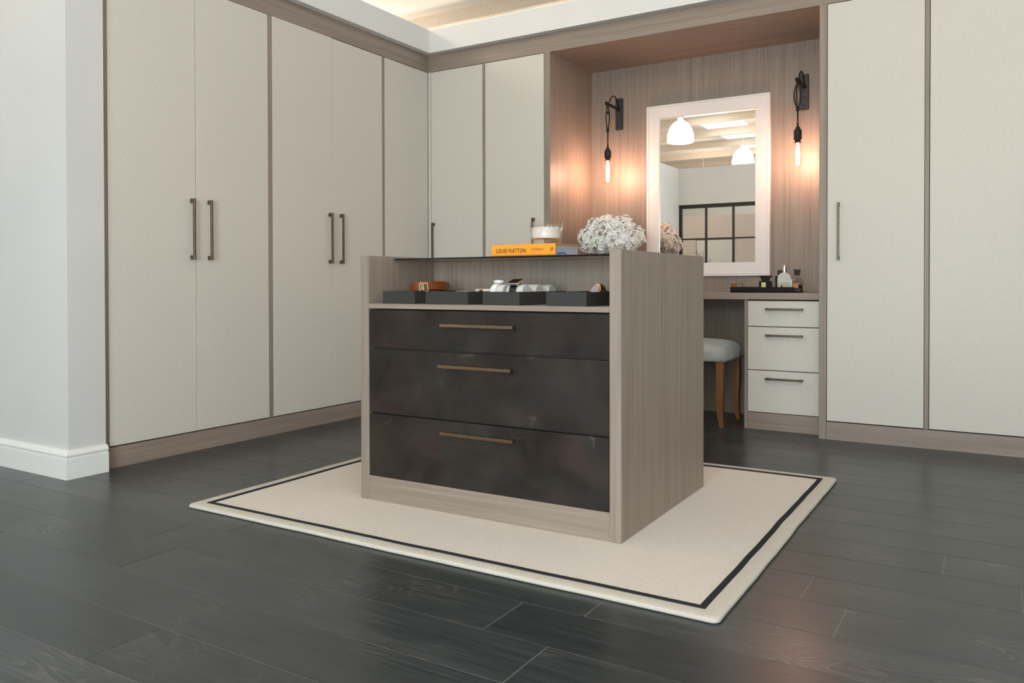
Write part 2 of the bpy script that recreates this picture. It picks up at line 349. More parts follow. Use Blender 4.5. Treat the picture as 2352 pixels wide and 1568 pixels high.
# ================================================================== THE SETTING
# floor: sub-floor slab with individual planks laid along X
floor = tag(obj('floor', box(-1.5, 4.7, -7.5, 0.75, -0.06, -0.0010), subfloor_m), kind='structure')
PW, PL = 0.193, 1.31
row_joint = {0: 1.865, 1: 2.507, 2: 2.332, 3: 2.505, 4: 1.74, 5: 2.935, 6: 2.12, 7: 3.24, 8: 2.4, 9: 2.945, 10: 2.2, 11: 2.65, 12: 3.33, 13: 2.77, 14: 3.1, 15: 2.5, 16: 2.95, 17: 2.3, 18: 2.7, 19: 3.05, 20: 2.4,
             -1: 2.98, -2: 2.1, -3: 2.62, -4: 1.9, -5: 2.4, -6: 2.85, -7: 2.05, -8: 2.55}
plank_mesh = {}
def plank(x0, x1, y0):
    L = round(x1-x0, 4)
    if L not in plank_mesh:
        bm = box(0, L-0.0022, 0, PW-0.0024, -0.006, 0.0, 0.0005); me = bpy.data.meshes.new('plank'); bm.to_mesh(me); bm.free(); me.materials.append(plank_m); plank_mesh[L] = me
    o = bpy.data.objects.new('plank', plank_mesh[L]); o.location = (x0+.0011, y0+.0012, 0); link(o, floor)
for k in range(-8, 21):
    y0 = -3.26+PW*k; j = row_joint.get(k, 2.0+(k*0.37) % 1.3)
    while j > -1.4: j -= PL
    xs = [-1.4]
    while j < 4.6:
        j += PL
        if j > -1.25: xs.append(min(j, 4.6))
    for a, b in zip(xs, xs[1:]):
        if b-a > .05: plank(a, b, y0)

# wall end on the left with its moulded baseboard
bm = box(-1.32, 0.025, -2.54, -2.374, 0, 2.545)
tag(obj('wall_left', bm, wall_paint), kind='structure')
prof = [(0, 0), (.023, 0), (.023, .086), (.0215, .0875), (.016, .0885), (.0155, .0905), (.0185, .0925), (.0215, .096), (.0225, .1), (.022, .1045), (.0195, .1085), (.016, .1105), (.0155, .1135), (.0125, .1165), (.0085, .1185), (.004, .1195), (0, .12)]
bm = bmesh.new(); cols = []
for o_, z in prof:
    cols.append([bm.verts.new(p) for p in ((-1.2, -2.54-o_, z), (.025+o_, -2.54-o_, z), (.025+o_, -2.3745, z))])
for a, b in zip(cols, cols[1:]):
    for i in range(2): bm.faces.new((a[i], a[i+1], b[i+1], b[i]))
bm.faces.new([c[0] for c in cols]); bm.faces.new([c[-1] for c in cols])
tag(obj('baseboard_left', bm, skirt_m), kind='structure')
# walls behind and around the cupboards
tag(obj('wall_behind_wardrobes', box(-.74, -.64, -2.374, .74, 0, 2.5), white_paint), kind='structure')
tag(obj('wall_back', box(-.64, 4.6, .64, .74, 0, 2.5), white_paint), kind='structure')
bm = box(-1.32, -1.2, -7.3, -2.54, 0, 2.72); tag(obj('wall_left_front', bm, white_paint), kind='structure')
bm = box(4.6, 4.72, -4.75, .74, 0, 2.545); box(4.6, 4.72, -7.3, -6.75, 0, 2.545, bm=bm); box(4.6, 4.72, -6.75, -4.75, 0, .2, bm=bm); box(4.6, 4.72, -6.75, -4.75, 2.5, 2.545, bm=bm)
tag(obj('wall_right', bm, white_paint), kind='structure')
tag(obj('wall_back_right', box(3.565, 4.6, 0, .1, 0, 2.39), white_paint), kind='structure')
# added window in the right wall, frame for the fill light
win = tag(obj('added_window_1', box(4.6, 4.65, -6.75, -4.75, .2, .26), skirt_m), kind='structure')
for a in ((-6.75, -6.69, .26, 2.5), (-4.81, -4.75, .26, 2.5), (-5.78, -5.72, .26, 2.44)): obj('added_window_frame', box(4.6, 4.65, a[0], a[1], a[2], a[3]), skirt_m, win)
obj('added_window_frame', box(4.6, 4.65, -6.69, -4.81, 2.44, 2.5), skirt_m, win)
# bulkhead over the cupboards (white) and its top board
bm = box(-.74, .05, -2.374, .0, 2.39, 2.545); tag(obj('trim_1', bm, white_paint), kind='structure')
bm = box(-.74, 4.6, -.05, .74, 2.3905, 2.545); tag(obj('trim_2', bm, white_paint), kind='structure')
# wood cornice under the bulkhead
tag(obj('trim_3', box(-.03, 0, -2.372, 0, 2.275, 2.39), wood_y), kind='structure')
tag(obj('trim_4', box(0.0005, 3.56, 0, .03, 2.275, 2.3905), wood_x), kind='structure')
# wood plinths
tag(obj('trim_5', box(-.03, 0, -2.342, 0, 0, .0925), wood_y), kind='structure')
tag(obj('trim_6', box(.0005, .915, 0, .03, 0, .0925), wood_x), kind='structure')
tag(obj('trim_7', box(2.602, 3.56, 0, .03, 0, .0925), wood_x), kind='structure')

# ------------------------------------------------------------------ handles
def handle_bar_v(bm_mat, parent, face, at, out, z0=.94, z1=1.237):
    """upright pull: face 'L' -> on plane X=0 at Y=at; 'B' -> on plane Y=0 at X=at"""
    def b(u0, u1, o0, o1, z0, z1, bm=None, bev=.001):
        if face == 'L': return box(o0, o1, u0, u1, z0, z1, bev, bm)
        return box(u0, u1, -o1, -o0, z0, z1, bev, bm)
    bm = b(at-.0055, at+.0055, .022, .032, z0, z1)
    for z in (z0+.0005, z1-.0205): b(at-.005, at+.005, 0, .0225, z, z+.02, bm)
    return obj('handle', bm, bm_mat, parent, label='slim dark bronze bar handle')
# left run: plane X = 0
def left_unit(label, doors, panels, group):
    ys = [p[0] for p in panels]+[p[1] for p in panels]+[d[0] for d in doors]+[d[1] for d in doors]
    y0, y1 = min(ys), max(ys)
    t = thing('wardrobe', label, 'wardrobe', (0, y0, 0), group=group)
    obj('carcass', box(-.60, -.024, .001, y1-y0-.001, .094, 2.274), carcass_m, t)
    for a, b in panels:
        obj('side_panel', box(-.0235, 0, a-y0, b-y0, .0945, 2.274, .0006), wood_z, t)
    for a, b, ht, zt in doors:
        d = obj('door', box(-.022, 0, a-y0, b-y0, .098, zt, .001), door_m, t)
        if ht is not None: handle_bar_v(bronze, d, 'L', ht-y0, 1)
    return t
G1 = 'tall cream wardrobes built in along two walls'
left_unit('cream double-door wardrobe beside the white wall end', [(-2.340, -1.8845, -1.913, 2.272), (-1.8815, -1.4245, -1.812, 2.272)], [(-2.3715, -2.3435), (-1.4215, -1.3965)], G1)
left_unit('cream double-door wardrobe in the middle of the left run, behind the island', [(-1.3935, -.9335, -.965, 2.2735), (-.9315, -.4845, -.873, 2.271)], [(-.4815, -.4615)], G1)
left_unit('narrow cream wardrobe front without a handle in the inner corner', [(-.4590, -.0030, None, 2.272)], [], G1)
def back_unit(label, doors, panels, group):
    xs = [p[0] for p in panels]+[p[1] for p in panels]+[d[0] for d in doors]+[d[1] for d in doors]
    x0, x1 = min(xs), max(xs)
    t = thing('wardrobe', label, 'wardrobe', (x0, 0, 0), group=group)
    obj('carcass', box(.001, x1-x0-.001, .024, .60, .094, 2.274), carcass_m, t)
    for a, b, m, z0 in panels: obj('side_panel', box(a-x0, b-x0, 0, .0235, z0, 2.274, .0006), m, t)
    for a, b, ht in doors:
        d = obj('door', box(a-x0, b-x0, 0, .022, .098, 2.272, .001), door_m, t)
        if ht is not None: handle_bar_v(bronze, d, 'B', ht-x0, 1)
    return t
back_unit('cream single-door wardrobe in the corner, handle beside the corner', [(.026, .4475, .052)], [(.0005, .0215, door_m, .0945), (.4505, .4665, wood_z, .0945)], G1)
back_unit('cream single-door wardrobe left of the dressing alcove, behind the candle', [(.4695, .9120, .842)], [], G1)
back_unit('cream wardrobe right of the alcove with a brass-toned bar handle', [(2.6035, 3.0555, 2.660)], [(3.0575, 3.0770, wood_z, .0945)], G1)
back_unit('cream wardrobe door cut off by the right edge of the photo', [(3.0800, 3.5340, 3.497)], [(3.537, 3.56, wood_z, .0945)], G1)

# ------------------------------------------------------------------ dressing alcove
al = thing('dressing_alcove', 'greige wood-lined dressing alcove between the wardrobes', 'alcove', (.9155, 0, 0))
ox = .9155
obj('side_panel', box(0, .0415, 0, .61, 0, 2.275, .0006), wood_z, al)
obj('side_panel', box(2.5635-ox, 2.6005-ox, 0, .61, 0, 2.275, .0006), wood_z, al)
obj('back_panel', box(.0415, 2.5635-ox, .61, .635, 0, 2.275), wood_z, al)
obj('soffit', box(.0415, 2.5635-ox, .03, .61, 2.275, 2.3), wood_x, al)
# worktop and drawer pedestal
wt = tag(obj('vanity_worktop', box(.958, 2.5625, .094, .609, .728, .7655, .001), wood_x), 'greige wood dressing table top across the alcove', 'worktop')
t = thing('drawer_pedestal', 'cream three-drawer pedestal under the right end of the dressing table', 'drawers', (2.144, .108, 0))
obj('side_panel', box(0, .0175, 0, .50, 0, .7275, .0006), wood_z, t)
obj('carcass', box(.018, .418, .024, .50, 0, .7235), carcass_m, t)
obj('plinth', box(.018, .418, .002, .023, 0, .0945), wood_x, t)
for z0, z1, hz in ((.579, .7205, .675), (.3355, .5745, .529), (.0985, .331, .288)):
    d = obj('drawer', box(.0195, .418, 0, .022, z0, z1, .001), door_m, t)
    bm = box(.121, .320, -.033, -.022, hz-.0055, hz+.0055, .001)
    for x in (.1215, .2995): box(x, x+.02, -.0225, 0, hz-.0055, hz+.0055, .001, bm)
    obj('handle', bm, bronze, d, label='slim dark bronze bar handle')

# ------------------------------------------------------------------ framed mirror
t = thing('wall_mirror', 'large white-framed mirror on the alcove back panel', 'mirror', (1.771, .6095, .865))
fw, ht = .8015, 1.122
def frame_piece(poly, name='frame_rail'):
    bm = bmesh.new(); A = [bm.verts.new((x, -.034, z)) for x, z in poly]; B = [bm.verts.new((x, -.001, z)) for x, z in poly]
    bm.faces.new(A); bm.faces.new(B)
    for i in range(4): bm.faces.new((A[i], A[(i+1) % 4], B[(i+1) % 4], B[i]))
    bmesh.ops.recalc_face_normals(bm, faces=bm.faces)
    bmesh.ops.bevel(bm, geom=list(bm.edges), offset=.0012, segments=1, affect='EDGES')
    return obj(name, bm, frame_m, t)
hw = fw/2; iw = .312; z0i, z1i = .085, ht-.085
o0 = .0
frame_piece([(-hw, 0), (hw, 0), (iw, z0i), (-iw, z0i)]); frame_piece([(-hw, ht), (-iw, z1i), (iw, z1i), (hw, ht)])
frame_piece([(-hw, 0), (-iw, z0i), (-iw, z1i), (-hw, ht)]); frame_piece([(hw, 0), (hw, ht), (iw, z1i), (iw, z0i)])
# thin raised bead close to the outer edge
bm = bmesh.new()
for (x0, x1, z0, z1) in ((-hw+.012, hw-.012, .0135, .0185), (-hw+.012, hw-.012, ht-.0185, ht-.0135), (-hw+.012, -hw+.017, .0185, ht-.0185), (hw-.017, hw-.012, .0185, ht-.0185)): box(x0, x1, -.0365, -.0335, z0, z1, .0008, bm)
obj('frame_bead', bm, frame_m, t)
obj('mirror_glass', box(-iw-.004, iw+.004, -.024, -.020, z0i-.004, z1i+.004), mirror_m, t)

# ------------------------------------------------------------------ filament wall lamps
def wall_lamp(x, label, plate_dx, tipy, loops, zs_top, zs_bot, zb_bot, zknot):
    t = thing('wall_lamp', label, 'lamp', (x, .6095, 0), group='bare-bulb wall lamps either side of the mirror')
    p = obj('backplate', box(plate_dx-.024, plate_dx+.024, -.022, 0, 1.861, 2.071, .0015), plate_m, t)
    for z in (2.052, 1.935, 1.882): obj('screw', lathe([(0, -.0005), (.006, -.0005), (.0055, .0025), (0, .0035)], seg=10), iron, p).matrix_local = Matrix.Translation((plate_dx, -.0215, z)) @ Euler((PI/2, 0, 0)).to_matrix().to_4x4()
    ty = tipy-.6095
    bm = tube([(plate_dx, -.02, 1.997), (plate_dx*.5, ty*.5, 1.997), (0, ty, 1.997)], .0095, 10)
    tube([(0, ty+.012, 1.997), (0, ty-.006, 1.997)], .013, 10, bm); tube([(plate_dx, -.02, 1.997), (plate_dx*.95, -.032, 1.997)], .015, 10, bm)
    obj('arm', bm, iron, t, smooth=True)
    # flex: out of the plate, over the arm, knotted loop, down to the lampholder
    cy = ty+.012
    pts = []
    for k in range(15):
        a = k/14; pts.append((plate_dx*(1-a), -.024+(cy+.03+.024)*a - .0, 2.015+.055*math.sin(PI*a)**.8))
    bm = tube(pts, .0042, 8)
    for sgn, wd in loops:
        tube([(0+wd*sgn*math.sin(PI*i/12), cy+.004*sgn, 1.99+(zknot-1.99)*i/12) for i in range(13)], .0042, 8, bm)
    tube([(0, cy, zknot), (0, cy, zs_top)], .0042, 8, bm)
    for z in (zknot, zknot+.004): lathe([(0, z-.012), (.009, z-.008), (.011, z), (.009, z+.008), (0, z+.012)], 0, cy, 10, bm)
    if len(loops) < 3: lathe([(0, 1.931), (.008, 1.935), (.009, 1.94), (.008, 1.945), (0, 1.949)], 0, cy, 10, bm)
    obj('flex', bm, iron, t, smooth=True)
    h = zs_top-zs_bot
    prof = [(0, zs_top+.022), (.0055, zs_top+.022), (.006, zs_top), (.0125, zs_top), (.0135, zs_top-.012), (.020, zs_top-.016), (.0225, zs_top-.022), (.0225, zs_top-.05), (.0205, zs_top-.052), (.0205, zs_top-.055), (.0225, zs_top-.057), (.0225, zs_bot+.016), (.020, zs_bot+.012), (.015, zs_bot+.010), (.0155, zs_bot+.004), (.018, zs_bot+.002), (.018, zs_bot-.006), (.014, zs_bot-.009), (0, zs_bot-.009)]
    obj('lampholder', lathe(prof, 0, cy, 20), iron, t, smooth=False)
    b = obj('bulb', lathe([(.0125, zs_bot-.006), (.014, zs_bot-.02), (.018, zs_bot-.045), (.0235, zs_bot-.075), (.0265, zs_bot-.1), (.0255, zs_bot-.12), (.020, zb_bot+.008), (.011, zb_bot+.001), (0, zb_bot)], 0, cy, 24, caps=False), bulb_glass, t, smooth=True, label='teardrop glass bulb')
    obj('filament', lathe([(0, zs_bot-.016), (.006, zs_bot-.018), (.0105, zs_bot-.04), (.0115, zs_bot-.08), (.0105, zb_bot+.014), (.006, zb_bot+.009), (0, zb_bot+.008)], 0, cy, 10, caps=False), filament_m, b, label='glowing filament')
    return t
wall_lamp(1.172, 'black bare-bulb wall lamp left of the mirror, above the flowers', -.006, .385, ((-1, .010), (1, .010)), 1.708, 1.632, 1.476, 1.823)
wall_lamp(2.369, 'black bare-bulb wall lamp right of the mirror, above the perfume tray', .0, .40, ((-1, .020), (-1, .006), (1, .014)), 1.726, 1.640, 1.494, 1.826)

# ------------------------------------------------------------------ stool
t = thing('vanity_stool', 'silver-grey upholstered stool with wooden legs under the dressing table', 'stool', (1.80, .225, 0))
def soft_block(hx, hy, z0, z1, dome, n=18, rad=.035):
    bm = bmesh.new(); rings = []
    levels = [(1.0, z0, .0), (1.012, z0+.02, 0), (1.02, z0+.05, 0), (1.015, z0+(z1-z0)*.6, 0), (.995, z1-.022, 0), (.955, z1-.008, .15), (.88, z1+dome*.2, .35), (.70, z1+dome*.6, .5), (.42, z1+dome*.9, .7), (.15, z1+dome, .9)]
    for s, z, e in levels:
        ring = []
        for i in range(48):
            a = 2*PI*i/48; c, sn = math.cos(a), math.sin(a); p = 6.0*(1-e)+2.2*e
            r = (abs(c)**p+abs(sn)**p)**(-1/p)
            wr = 1+.004*math.sin(a*11+z*60)
            ring.append(bm.verts.new((hx*s*r*c*wr, hy*s*r*sn*wr, z)))
        rings.append(ring)
    for A, B in zip(rings, rings[1:]):
        for i in range(48): j = (i+1) % 48; bm.faces.new((A[i], A[j], B[j], B[i]))
    bm.faces.new(rings[0]); bm.faces.new(rings[-1]); return bm
obj('seat_cushion', soft_block(.252, .192, .372, .470, .022), velvet, t, smooth=True)
obj('seat_rail', box(-.225, .225, -.160, .160, .360, .3715, .002), carcass_m, t)
bm = bmesh.new()
for i in range(36):
    for s in (-1, 1):
        x = -.245+.49*i/35; own = bmesh.new(); bmesh.ops.create_icosphere(own, subdivisions=1, radius=.0052, matrix=Matrix.Translation((x, s*.1950, .379))); merge(bm, own)
for i in range(27):
    for s in (-1, 1):
        y = -.185+.37*i/26; own = bmesh.new(); bmesh.ops.create_icosphere(own, subdivisions=1, radius=.0052, matrix=Matrix.Translation((s*.2560, y, .379))); merge(bm, own)
nt = obj('nail_trim', bm, nail_m, t, label='row of small bright upholstery nails'); nt['kind'] = 'stuff'
for sx in (-1, 1):
    for sy in (-1, 1):
        bm = bmesh.new(); rings = []
        for z, off, w2 in ((.3715, .0, .020), (.27, .000, .0205), (.16, -.004, .0195), (.07, .0, .0155), (0, .008, .0115)):
            cx = sx*(.223+ (off if sx > 0 else off)); cyy = sy*(.165 + (off if sy > 0 else off*.5))
            rings.append([bm.verts.new((cx+dx*w2, cyy+dy*w2, z)) for dx, dy in ((-1, -1), (1, -1), (1, 1), (-1, 1))])
        for A, B in zip(rings, rings[1:]):
            for i in range(4): j = (i+1) % 4; bm.faces.new((A[i], A[j], B[j], B[i]))
        bm.faces.new(rings[0]); bm.faces.new(rings[-1])
        obj('leg', bm, leg_wood, t)

# ------------------------------------------------------------------ rug
RX0, RX1, RY0, RY1 = .832, 2.805, -2.566, -.918
def rect_loop(inset, z, rad, wob=0.0, n=40, seed=0):
    x0, x1, y0, y1 = RX0+inset, RX1-inset, RY0+inset, RY1-inset
    r = max(rad-inset*.6, .002); pts = []
    rnd = lambda s, k: wob*(math.sin(s*9.1+k*2.3+seed)+.6*math.sin(s*23.7+k+seed*2)+.4*math.sin(s*47+seed*3+k))
    cs = [((x1-r, y0+r), -PI/2), ((x1-r, y1-r), 0), ((x0+r, y1-r), PI/2), ((x0+r, y0+r), PI)]
    sides = [((x0+r, y0), (x1-r, y0)), ((x1, y0+r), (x1, y1-r)), ((x1-r, y1), (x0+r, y1)), ((x0, y1-r), (x0, y0+r))]
    nrm = [(0, 1), (-1, 0), (0, -1), (1, 0)]
    for k in range(4):
        a, b = sides[k]
        for i in range(n):
            s = i/n; e = math.sin(PI*s)**.5; d = rnd(s, k)*e
            pts.append((a[0]+(b[0]-a[0])*s+nrm[k][0]*d, a[1]+(b[1]-a[1])*s+nrm[k][1]*d, z))
        (cx, cyy), a0 = cs[k]
        for i in range(5):
            an = a0+PI/2*i/5; pts.append((cx+r*math.cos(an), cyy+r*math.sin(an), z))
    return pts
def loft(loops, cap=None):
    bm = bmesh.new(); L = [[bm.verts.new(p) for p in l] for l in loops]; n = len(L[0])
    for A, B in zip(L, L[1:]):
        for i in range(n): j = (i+1) % n; bm.faces.new((A[i], A[j], B[j], B[i]))
    if cap: bm.faces.new(L[cap])
    return bm
rug = thing('area_rug', 'ivory woven area rug with dark piping under the island', 'rug', ((RX0+RX1)/2, (RY0+RY1)/2, 0), .0)
ofx = Vector((-(RX0+RX1)/2, -(RY0+RY1)/2, 0))
def shift(bm, v): bmesh.ops.translate(bm, verts=bm.verts, vec=v); return bm
bm = loft([rect_loop(.056, .0005, .02), rect_loop(.056, .0125, .02)]); 
bm = box(RX0+.055, RX1-.055, RY0+.055, RY1-.055, .001, .0125)
obj('woven_field', shift(bm, ofx), weave_m, rug)
W1 = .0014
bm = loft([rect_loop(.080, .0008, .02), rect_loop(.004, .0008, .02, W1), rect_loop(.0, .0035, .02, W1), rect_loop(.0, .0085, .02, W1), rect_loop(.002, .0122, .02, W1), rect_loop(.006, .0138, .02, W1), rect_loop(.030, .0140, .02, W1), rect_loop(.047, .0138, .02, .0011), rect_loop(.055, .0125, .02, .0011)])
obj('border_tape', shift(bm, ofx), tape_m, rug, smooth=True)
W2 = .0013
bm = loft([rect_loop(.0475, .0120, .01, W2), rect_loop(.0480, .0150, .01, W2), rect_loop(.052, .0162, .01, W2), rect_loop(.062, .0162, .01, W2), rect_loop(.0660, .0150, .01, W2), rect_loop(.0670, .0120, .01, W2)])
obj('piping', shift(bm, ofx), piping_m, rug, smooth=True)

# ================================================================== ISLAND
IW, ID, IH = 1.0574, .8243, .9127
isl = thing('island_chest', 'greige wood dressing island with three dark drawers on the rug', 'island', (1.3208, -2.1672, .0128), .0057)
PT = .0395
obj('side_panel', box(0, PT, 0, ID, 0, IH, .0008), wood_z, isl)
obj('side_panel', box(IW-PT, IW, 0, ID, 0, IH, .0008), wood_z, isl)
XL, XR = PT+.0003, IW-PT-.0003
obj('shelf', box(XL, XR, .0005, .411, .7155, .7335, .0006), wood_x, isl)
obj('back_panel', box(XL, XR, .4115, .431, .0, .8975, .0006), wood_z, isl)
obj('rear_carcass', box(XL, XR, .4315, ID-.002, 0, .8975, .0006), wood_z, isl)
obj('plinth', box(XL, XR, .001, .02, 0, .0905, .0004), wood_x, isl)
obj('carcass', box(XL, XR, .0235, .411, .02, .711), carcass_m, isl)
for z0, z1, hz, hx in ((.5725, .7095, .6605, .388), (.3305, .5655, .517, .379), (.0925, .3235, .2825, .388)):
    d = obj('drawer', box(XL+.0015, XR-.0015, .0012, .023, z0, z1, .0008), leather_front, isl)
    bm = box(hx, hx+.296, -.033, -.024, hz-.0045, hz+.0055, .0008)
    for x in (hx+.022, hx+.254): box(x, x+.03, -.0245, .0012, hz-.0045, hz+.0045, .0008, bm)
    obj('handle', bm, brass, d, label='antique brass bar handle')
# smoked glass top
bm = box(XL, XR, .1525, ID-.01, .8985, .9048)
for f in bm.faces:
    if abs(f.normal.y) > .9 or abs(f.normal.x) > .9: f.material_index = 1
obj('glass_top', bm, [smoke_glass, glass_edge], isl, label='smoked glass top with a black edge')
Mi = Matrix.Translation((1.3208, -2.1672, .0128)) @ Matrix.Rotation(.0057, 4, 'Z')
def ip(x, y, z): return Mi @ Vector((x, y, z))
ZS, ZG = .7335, .9048       # shelf and glass heights inside the island frame

# ------------------------------------------------------------------ display trays on the shelf
def tray(label, x0, x1, y0, y1, h=.0455):
    t = thing('display_tray', label, 'tray', ip(x0, y0, ZS+.0002), .0057, 'charcoal display trays on the island shelf')
    w, d, th = x1-x0, y1-y0, .006
    bm = bmesh.new()
    box(0, w, 0, th, 0, h, .0006, bm); box(0, w, d-th, d, 0, h, .0006, bm); box(0, th, th, d-th, 0, h, .0006, bm); box(w-th, w, th, d-th, 0, h, .0006, bm)
    obj('tray_wall', bm, felt, t); obj('tray_lining', box(th, w-th, th, d-th, .001, .018), felt_in, t); return t
tray('charcoal tray holding the coiled brown belt, leftmost on the island shelf', .083, .232, .030, .360)
tray('wide charcoal tray second from the left on the island shelf', .289, .472, .020, .350)
tray('charcoal tray holding white watch pillows on the island shelf', .541, .687, .010, .350)
tray('charcoal tray holding the gold watch, rightmost on the island shelf', .789, .935, .008, .350)
ZT = ZS+.0185
# coiled belt
b = thing('belt', 'glossy brown leather belt coiled in the leftmost tray', 'belt', ip(.158, .225, ZT), .0057)
tl = Matrix.Translation((0, 0, .002)) @ Matrix.Rotation(math.radians(-8), 4, 'Y') @ Matrix.Rotation(math.radians(-4), 4, 'X')
pts = [tl @ Vector(((.050+.0205*k/120)*math.cos(2*PI*k/44+3.6), (.050+.0205*k/120)*math.sin(2*PI*k/44+3.6)*1.35, .036)) for k in range(121)]
strap = bmesh.new()
A = []
up = (tl.to_3x3() @ Vector((0, 0, 1)))
for i, p in enumerate(pts):
    tg = (pts[min(i+1, 120)]-pts[max(i-1, 0)]).normalized(); n_ = tg.cross(up).normalized()
    A.append([strap.verts.new(p+n_*sx*.0019+up*sz*.0165) for sx, sz in ((-1, -1), (1, -1), (1, .9), (.4, 1), (-.4, 1), (-1, .9))])
for P_, Q_ in zip(A, A[1:]):
    for i in range(6): strap.faces.new((P_[i], P_[(i+1) % 6], Q_[(i+1) % 6], Q_[i]))
strap.faces.new(A[0]); strap.faces.new(A[-1])
obj('strap', strap, leather_tan, b)
bk = box(-.019, .019, -.0035, .0, -.017, -.0125, .0008); box(-.019, .019, -.0035, 0, .0125, .017, .0008, bk); box(-.019, -.0145, -.0035, 0, -.0125, .0125, .0008, bk); box(.0145, .019, -.0035, 0, -.0125, .0125, .0008, bk); box(-.002, .002, -.0045, -.0015, -.0125, .0125, .0006, bk)
o = obj('buckle', bk, simple('satin_gold', (0.62, 0.42, 0.24), 0.42, metal=.8), b, label='gold frame buckle'); o.matrix_local = Matrix.Translation((.034, -.0850, .0375)) @ Matrix.Rotation(math.radians(12), 4, 'Z') @ tl
# pale bracelet and card in the second tray
b = thing('bracelet', 'cream and brown strap bracelet in the second tray from the left', 'bracelet', ip(.405, .24, ZT), .0057)
obj('strap', tube([(.042*math.cos(2*PI*i/30), .03*math.sin(2*PI*i/30), .024) for i in range(30)], .004, 6, closed=True, flat=(.0018, .011)), cream_strap, b)
obj('clasp', box(-.008, .008, -.0335, -.0275, .016, .033, .001), leather_tan, b)
tag(obj('white_card', shift(box(-.03, .03, -.022, .022, 0, .0012, .0003), ip(.435, .066, ZS+.0463)), pad_m), 'small white card lying across the second tray from the left', 'card')
# watch pillows
def pillow(label, x0, x1, y, r=.030):
    pol = [(r*math.cos(a), r*.86+r*.86*math.sin(a)) for a in [2*PI*i/24 for i in range(24)]]
    bm = prism([(p[0], p[1]) for p in pol], 0, 0, x1-x0)
    bmesh.ops.bevel(bm, geom=[e for e in bm.edges if abs(e.verts[0].co.x-e.verts[1].co.x) < 1e-6], offset=.0025, segments=2, affect='EDGES')
    o = obj('watch_pillow', bm, pad_m, smooth=False); o.location = ip(x0, y, ZT); o.rotation_euler.z = .0057
    return tag(o, label, 'pillow', 'white watch pillows in a display tray')
pillow('white watch pillow under the white watch', .549, .602, .070)
pillow('white watch pillow under the black square watch', .613, .678, .075)
pillow('empty white watch pillow directly behind the black square watch', .613, .678, .165)
pillow('empty white watch pillow at the back right of its tray', .613, .678, .262)
R_ = .0305
def strap_ring(w, r, th, mat, t, a0=0, a1=2*PI, name='strap', ns=28):
    bm = bmesh.new(); rows = []
    for i in range(ns+1):
        a = a0+(a1-a0)*i/ns; rows.append([bm.verts.new((x, rr*math.cos(a), r*.86+rr*.86*math.sin(a))) for x, rr in ((-w/2, r), (w/2, r), (w/2, r+th), (-w/2, r+th))])
    for A, B in zip(rows, rows[1:]):
        for k in range(4): bm.faces.new((A[k], A[(k+1) % 4], B[(k+1) % 4], B[k]))
    bm.faces.new(rows[0]); bm.faces.new(rows[-1])
    return obj(name, bm, mat, t)
t = thing('wristwatch', 'white ceramic wristwatch on a pillow in the third tray', 'watch', ip(.567, .070, ZT+.0005), .0057)
white_cer = simple('white_ceramic', (0.74, 0.73, 0.70), 0.3)
strap_ring(.019, R_, .0035, white_cer, t, math.radians(-10), math.radians(250))
cs = lathe([(0, 0), (.0165, 0), (.018, .003), (.018, .008), (.016, .0095), (0, .0095)], seg=24); o = obj('case', cs, white_cer, t); o.matrix_local = Matrix.Translation((0, .004, .0562))
o2 = obj('crown', box(.0175, .0215, -.003, .003, .0025, .008, .0006), silver, o)
o2 = obj('dial', lathe([(0, .0096), (.0145, .0096), (.0145, .0101), (0, .0101)], seg=24), silver, o)
t = thing('wristwatch', 'black square-cased wristwatch on a pillow in the third tray', 'watch', ip(.640, .075, ZT+.0005), .0057)
strap_ring(.027, R_, .0028, black_gloss, t, math.radians(-20), math.radians(240), ns=34)
o = obj('case', box(-.0215, .0215, -.024, .024, 0, .010, .003), silver, t); o.matrix_local = Matrix.Translation((0, -.010, .0535)) @ Matrix.Rotation(math.radians(17), 4, 'X')
obj('screen', box(-.0198, .0198, -.0222, .0222, .0098, .0110, .0008), black_gloss, o)
t = thing('wristwatch', 'gold wristwatch with a studded bezel in the rightmost tray', 'watch', ip(.884, .185, ZT), .0057)
cs = lathe([(0, 0), (.018, 0), (.0205, .002), (.0205, .007), (.0195, .009), (.0165, .0095), (.0160, .0078), (0, .0078)], seg=32)
case = obj('case', cs, gold, t); case.matrix_local = Matrix.Translation((.008, -.012, .0315)) @ Matrix.Rotation(math.radians(-14), 4, 'Z') @ Matrix.Rotation(math.radians(66), 4, 'X')
obj('dial', lathe([(0, .0079), (.0155, .0079), (.0155, .0084), (0, .0084)], seg=24), simple('violet_dial', (0.30, 0.27, 0.36), .3), case)
bm = bmesh.new()
for i in range(24):
    a = 2*PI*i/24; own = bmesh.new(); bmesh.ops.create_icosphere(own, subdivisions=1, radius=.0019, matrix=Matrix.Translation((.0212*math.cos(a), .0212*math.sin(a), .005))); merge(bm, own)
obj('bezel_studs', bm, gold, case)['kind'] = 'stuff'
bm = tube([(.0, .0+.026*math.cos(a), .0+.020*math.sin(a)) for a in [PI*2*i/24 for i in range(24)]], .005, 6, closed=True, flat=(.002, .009))
o = obj('bracelet_strap', bm, gold, t); o.matrix_local = Matrix.Translation((.012, .014, .0235)) @ Matrix.Rotation(math.radians(-14), 4, 'Z')
tag(obj('watch_pillow', shift(box(-.030, .030, -.022, .022, 0, .030, .008), ip(.894, .20, ZT)), felt_in), 'black watch pillow under the gold watch', 'pillow')

# ------------------------------------------------------------------ book and candle on the glass
BL, BH, BD = .262, .0415, .188
bk = thing('book', 'thick orange hardback book lying on the island glass', 'book', ip(.4815, .160, ZG+.0002), .0057)
